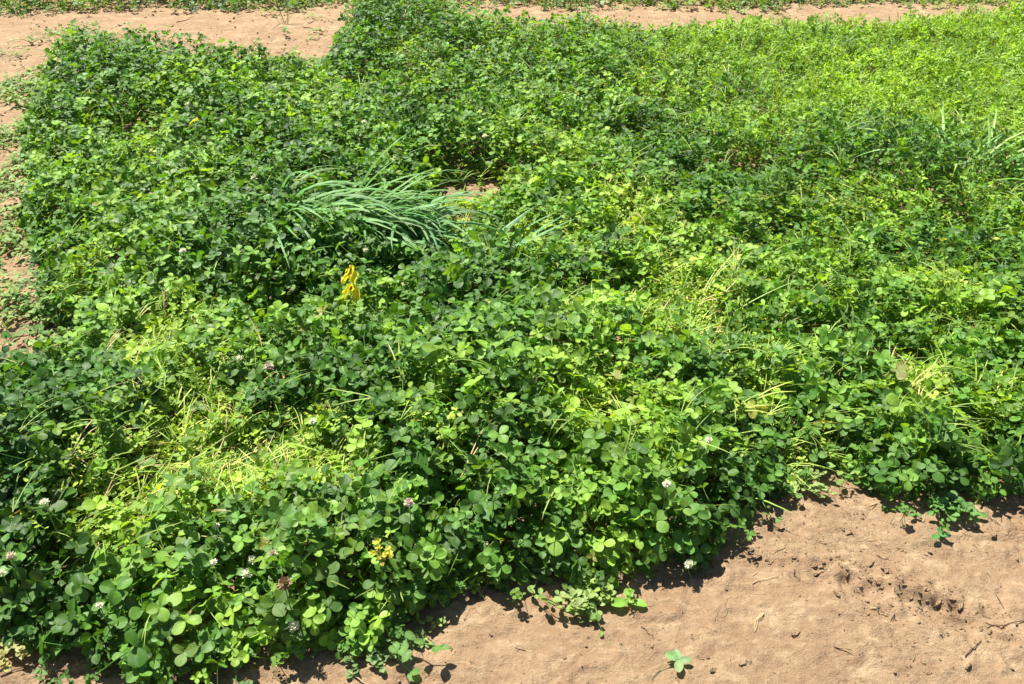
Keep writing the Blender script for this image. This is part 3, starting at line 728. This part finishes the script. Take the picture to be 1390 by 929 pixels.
# ------------------------------------------------------------------ grass clumps
def arch_blade(name, base, az, length, lean, droop, width, seed, parent, col, nseg=12):
    """lean: start angle from vertical; droop: total turn"""
    r = random.Random(seed); p = Vector(base); P = []
    for i in range(nseg):
        t = i/(nseg-1); P.append(p.copy())
        th = lean+droop*t**1.25
        if r.random() < .08: az += r.uniform(-.5, .5)
        p = p+Vector((math.sin(th)*math.cos(az), math.sin(th)*math.sin(az), math.cos(th)))*length/(nseg-1)
    wd = [width*(.55+.45*min(1, 4*i/nseg))*(1-max(0, (i/(nseg-1)-.45)/.55)**1.6*.97) for i in range(nseg)]
    side = Vector((-math.sin(az), math.cos(az), 0))
    side = side+Vector((0, 0, r.uniform(-.5, .5)))
    o = mesh_obj(name, MB().add(*strip_geo(P, wd, .35, side)).build(name, M_GRASS), parent)
    o['leafcol'] = [c*r.uniform(.85, 1.15) for c in col]
    return o
def grass_clump(px, py, n, spread_x, azs, lens, lean, droop, width, col, label, name='grass_clump', z0=0.0, seed=0, grp=None):
    x, y = ground(px, py, z0)
    root = tag(empty(name, (x, y, float(soil_z(np.array([x]), np.array([y]))[0]))), label, 'grass', grp)
    r = random.Random(seed)
    for k in range(n):
        bx = r.uniform(-1, 1)*spread_x; by = r.gauss(0, .035)
        arch_blade('blade', (bx, by, z0), math.radians(r.gauss(*azs)), r.uniform(*lens), r.uniform(*lean), r.uniform(*droop), width*r.uniform(.7, 1.25), seed*100+k, root, col)
    return root
GB = (.15, .31, .09)
# big blue-green clump arching right; bases spread from the left
grass_clump(425, 335, 95, .17, (-16, 28), (.34, .56), (.25, .85), (1.2, 2.4), .0070, GB, 'large blue-green grass clump arching to the right over dark hollow', seed=1)
grass_clump(515, 335, 75, .12, (-30, 30), (.28, .42), (.3, .9), (1.3, 2.2), .0072, (.13, .28, .09), 'drooping tips of blue-green grass right of the large clump', seed=2)
grass_clump(655, 335, 7, .03, (25, 12), (.20, .34), (.95, 1.2), (.1, .5), .006, (.14, .28, .09), 'short stiff grass blades leaning right beside the soil gap', seed=3)
grass_clump(640, 375, 4, .05, (28, 8), (.30, .38), (1.0, 1.2), (.1, .4), .0085, (.11, .25, .09), 'few broad dark grass blades pointing right in mid plot', seed=4)
grass_clump(1305, 275, 30, .10, (20, 60), (.34, .50), (.35, .95), (.8, 1.7), .0052, (.28, .45, .13), 'pale grass tuft bending both ways at the right', seed=5)
grass_clump(386, 34, 9, .03, (80, 100), (.12, .22), (.05, .6), (.1, .8), .003, (.20, .24, .12), 'thin dry grass tuft standing on the far soil alley', seed=6)
grass_clump(795, 32, 8, .05, (20, 60), (.14, .24), (.2, .8), (.4, 1.2), .003, (.13, .25, .09), 'small grass tuft on the far edge, centre', seed=7)
grass_clump(955, 445, 12, .05, (50, 25), (.18, .30), (.5, 1.0), (.2, .9), .0022, (.40, .50, .15), 'pale thin grass blades fanning over the bright patch', seed=8)
grass_clump(840, 605, 14, .07, (150, 30), (.12, .22), (.7, 1.1), (.3, .9), .0024, (.42, .52, .14), 'light green grass blades lying left in the front middle', seed=10)
grass_clump(215, 520, 10, .05, (70, 40), (.12, .2), (.4, .9), (.3, .9), .0022, (.45, .50, .15), 'yellowish grass blades in the left pale patch', seed=11)
grass_clump(1235, 580, 8, .04, (50, 25), (.12, .2), (.5, 1.0), (.2, .8), .0022, (.42, .48, .16), 'pale grass blades in the small right patch', seed=12)

# ------------------------------------------------------------------ the yellowed leaf
x, y = ground(480, 395, .15)
root = tag(empty('yellowed_leaf', (x, y, .03)), 'bright yellow dying leaf pair with brown spots left of centre', 'leaf')
yst = mesh_obj('leaf_stalk', stem_mesh(.20, 77, .0015), root); yst['leafcol'] = [.3, .33, .05]
def crinkled(seed, Ln, W):
    r = random.Random(seed); m = MB(); n, k = 12, 9; v, f, uv = [], [], []
    for i in range(n):
        t = i/(n-1)
        for j in range(k):
            u = -1+2*j/(k-1); hw = W*(math.sin(PI*(t*.9+.05))**.55)*(1+.25*math.sin(11*t+seed*2)*abs(u)+r.uniform(-.3, .2)*(abs(u) > .7))
            v.append((u*hw, .005*math.sin(7*t+4*u+seed)+r.uniform(-.0012, .0012)-.3*abs(u)*hw, -Ln*t+r.uniform(-.001, .001))); uv.append((.5+.5*u, t))
    for i in range(n-1):
        for j in range(k-1): a = i*k+j; f.append((a, a+1, a+k+1, a+k))
    return m.add(v, f, uv).build('leaflet', M_YELLOW)
for k, (Ln, W, p, rt) in enumerate([(.050, .018, (.008, -.010, .220), (-.5, .25, .3)), (.045, .013, (-.004, -.012, .210), (-.7, -.3, -.5)), (.062, .021, (.006, -.02, .165), (-.6, .1, .5)),
                                    (.058, .012, (-.010, -.02, .168), (-.5, -.25, -.6)), (.040, .010, (.012, -.02, .15), (-.3, -.6, .2)), (.028, .008, (-.010, -.004, .205), (-.3, .8, 1.2))]):
    mesh_obj('leaflet', crinkled(k+1, Ln, W*.72), root, (p[0]*.5, p[1], p[2]-.012), (rt[0]-.2, rt[1]*.4, rt[2]))

# ------------------------------------------------------------------ pale bud sprig, mat weeds, seedlings
def bud_sprig(px, py, z, n, label, mat, seed, s=1.0):
    x, y = ground(px, py, z); r = random.Random(seed)
    root = tag(empty('bud_sprig', (x, y, 0)), label, 'plant')
    st = mesh_obj('stem', stem_mesh(z, seed, .0018, name='stem'), root); st['leafcol'] = [.2, .3, .07]
    for k in range(n):
        m = MB(); a = r.uniform(0, 6.28); q = r.uniform(.004, .024)*s; h = z+r.uniform(-.012, .022)*s
        m.add(*tube_geo([(0, 0, z-.02), (math.cos(a)*q*.6, math.sin(a)*q*.6, h-.006), (math.cos(a)*q, math.sin(a)*q, h)], .0008, .0006, 3))
        for j in range(5):
            M = Matrix.Translation((math.cos(a)*q, math.sin(a)*q, h)) @ Matrix.Rotation(j*1.26+a, 4, 'Z') @ Matrix.Rotation(r.uniform(.2, 1), 4, 'X') @ Matrix.Scale(.008*s, 4)
            m.add(*leaflet_geo(1, .6, .5, -.1, 0, j), M=M)
        mesh_obj('bud', m.build('bud', mat), root)
bud_sprig(517, 752, .175, 12, 'pale yellow bud sprig rising from the front clover edge', M_YFLOW, 5, 1.0)
def mat_weed(px, py, n, rad, label, col, seed, Ls=(.009, .017), straw=0):
    x, y = ground(px, py, .01); r = random.Random(seed)
    root = tag(empty('mat_weed', (x, y, float(soil_z(np.array([x]), np.array([y]))[0]))), label, 'weed')
    for k in range(n):
        a = k*2*PI/n+r.uniform(-.3, .3); Ln = rad*r.uniform(.5, 1)
        hh = r.uniform(.006, .03)
        P = [Vector((math.cos(a+.4*t)*Ln*t, math.sin(a+.4*t)*Ln*t*.8, .003+hh*math.sin(PI*min(1, t*.8+.05)))) for t in (0, .25, .5, .75, 1)]
        st = mesh_obj('runner', MB().add(*tube_geo(P, .0013, .0008, 4)).build('runner', M_STALK), root); st['leafcol'] = [col[0]*1.8, col[1]*1.5, col[2]*1.6]
        m = MB()
        for q in range(22):
            t = .1+.9*q/21; i = min(3, int(t*4)); p = P[i].lerp(P[i+1], t*4-i)
            M = Matrix.Translation(p) @ Matrix.Rotation(r.uniform(0, 6.28), 4, 'Z') @ Matrix.Rotation(r.uniform(-.2, .9), 4, 'X') @ Matrix.Scale(r.uniform(*Ls), 4)
            m.add(*leaflet_geo(1, r.uniform(.55, .85), .25, .12, 0, q), M=M)
        lf = mesh_obj('foliage', m.build('foliage', M_LEAF), root); f = r.uniform(.8, 1.25); lf['leafcol'] = [c*f for c in col]; lf['kind'] = 'stuff'
mat_weed(500, 880, 14, .12, 'grey-green small-leaved mat weed spilling onto soil at bottom', (.17, .26, .10), 1)
mat_weed(520, 845, 9, .09, 'small-leaved weed directly behind the mat weed', (.14, .24, .08), 6)
mat_weed(795, 828, 5, .05, 'small pale weed lying alone on the soil below the edge', (.25, .34, .11), 2, (.010, .02))
mat_weed(808, 800, 6, .05, 'light green weed just behind the small pale one', (.26, .38, .08), 3, (.012, .022))
mat_weed(600, 795, 8, .07, 'speckled small weed under the dark front edge', (.17, .27, .08), 4)
mat_weed(650, 788, 6, .06, 'thin weed under the front edge left of centre', (.15, .25, .07), 7)
mat_weed(1080, 662, 9, .09, 'pale weedy tangle at the soil bay', (.26, .36, .11), 5)
mat_weed(1110, 610, 9, .09, 'dull green tangle behind the soil bay', (.15, .24, .07), 8)
mat_weed(20, 880, 6, .07, 'dry straw-coloured weed at the bottom left corner', (.30, .30, .12), 9)
mat_weed(1285, 700, 6, .07, 'creeping weed in front of the right clump', (.10, .22, .05), 10, (.012, .022))
def seedling(px, py, n, Ln, label, seed, col, name='seedling', stalk=None):
    x, y = ground(px, py, .01); r = random.Random(seed)
    root = tag(empty(name, (x, y, float(soil_z(np.array([x]), np.array([y]))[0]))), label, 'seedling')
    for k in range(n):
        o = mesh_obj('leaf', MB().add(*leaflet_geo(1, .62, .2, .12, 0, k)).build('leaf', M_LEAF), root, (0, 0, .012), (r.uniform(.05, .35), r.uniform(-.3, .3), k*2*PI/n+r.uniform(-.4, .4)), Ln*r.uniform(.8, 1.15))
        o['leafcol'] = [c*r.uniform(.9, 1.1) for c in col]
    ps = [(0, 0, .012), (-.02, -.006, .008), (-.04, -.018, .004), (-.055, -.035, .001)] if stalk else [(0, 0, .013), (0.002, 0, .004), (.004, .002, -.004)]
    s = mesh_obj('stem', MB().add(*tube_geo(ps, .001, .0007, 4)).build('stem', M_STALK), root); s['leafcol'] = [.26, .27, .12]
seedling(922, 897, 4, .026, 'lone blue-green seedling lying on the bare soil at bottom', 1, (.20, .36, .16), stalk=True)
seedling(1273, 731, 3, .024, 'small bright seedling on soil in front of right clump', 2, (.08, .25, .06))
seedling(853, 818, 3, .034, 'light green broad seedling on soil below the edge', 3, (.20, .38, .06))
seedling(1322, 702, 3, .024, 'small green seedling under the right clump', 4, (.12, .26, .06))
seedling(1240, 703, 3, .018, 'tiny curled seedling left of the right creeping weed', 5, (.12, .22, .06))
# twigs and dry stems on the soil
def stick(px, py, px2, py2, r0, mat, label, name, seed):
    x, y = ground(px, py, .004); x2, y2 = ground(px2, py2, .004); r = random.Random(seed); P = []
    for i in range(7):
        t = i/6; a, b = x+(x2-x)*t, y+(y2-y)*t
        P.append((a-x+r.gauss(0, .002), b-y+r.gauss(0, .002), float(soil_z(np.array([a]), np.array([b]))[0])+r0*1.3+r.uniform(0, .003)))
    root = mesh_obj(name, MB().add(*tube_geo(P, r0, r0*.6, 5)).build(name, mat), None, (x, y, 0)); root['leafcol'] = [.3, .2, .1]
    tag(root, label, 'twig', 'twigs lying on the bare soil')
stick(1335, 852, 1388, 846, .0015, M_TWIG, 'long dark twig on soil at the right picture edge', 'twig', 1)
stick(1073, 778, 1084, 792, .0013, M_TWIG, 'short dark twig in the middle of the bare soil', 'twig', 2)
stick(1003, 905, 1022, 898, .0013, M_TWIG, 'short curved twig near the bottom of the bare soil', 'twig', 3)
stick(1285, 822, 1300, 828, .0016, M_TWIG, 'dark twig on top of the crumbly soil heap', 'twig', 4)
stick(1180, 828, 1205, 842, .0012, M_STRAW, 'pale twig left of the crumbly soil heap', 'twig', 5)
stick(1020, 792, 1055, 784, .0010, M_STRAW, 'thin pale straw along a soil crack', 'twig', 6)
stick(870, 852, 888, 868, .0010, M_TWIG, 'thin dark stem on soil under the pale weed', 'twig', 7)
stick(1190, 755, 1212, 762, .0012, M_STRAW, 'pale straw below the right soil corner', 'twig', 8)
stick(5, 925, 60, 895, .0014, M_TWIG, 'long stem shadowed on soil at the bottom left', 'twig', 9)
stick(1340, 705, 1356, 716, .0013, M_TWIG, 'short twig at the foot of the right clump', 'twig', 10)
stick(1310, 895, 1330, 870, .0012, M_TWIG, 'thin twig near the bottom right corner', 'twig', 11)
stick(240, 30, 262, 26, .0025, M_TWIG, 'dark twig on the far soil alley', 'twig', 12)
stick(410, 38, 440, 46, .0025, M_TWIG, 'dark twig right of the dry tuft on far soil', 'twig', 13)
stick(1040, 768, 1052, 762, .0010, M_STRAW, 'small straw piece near the clover shadow', 'twig', 14)
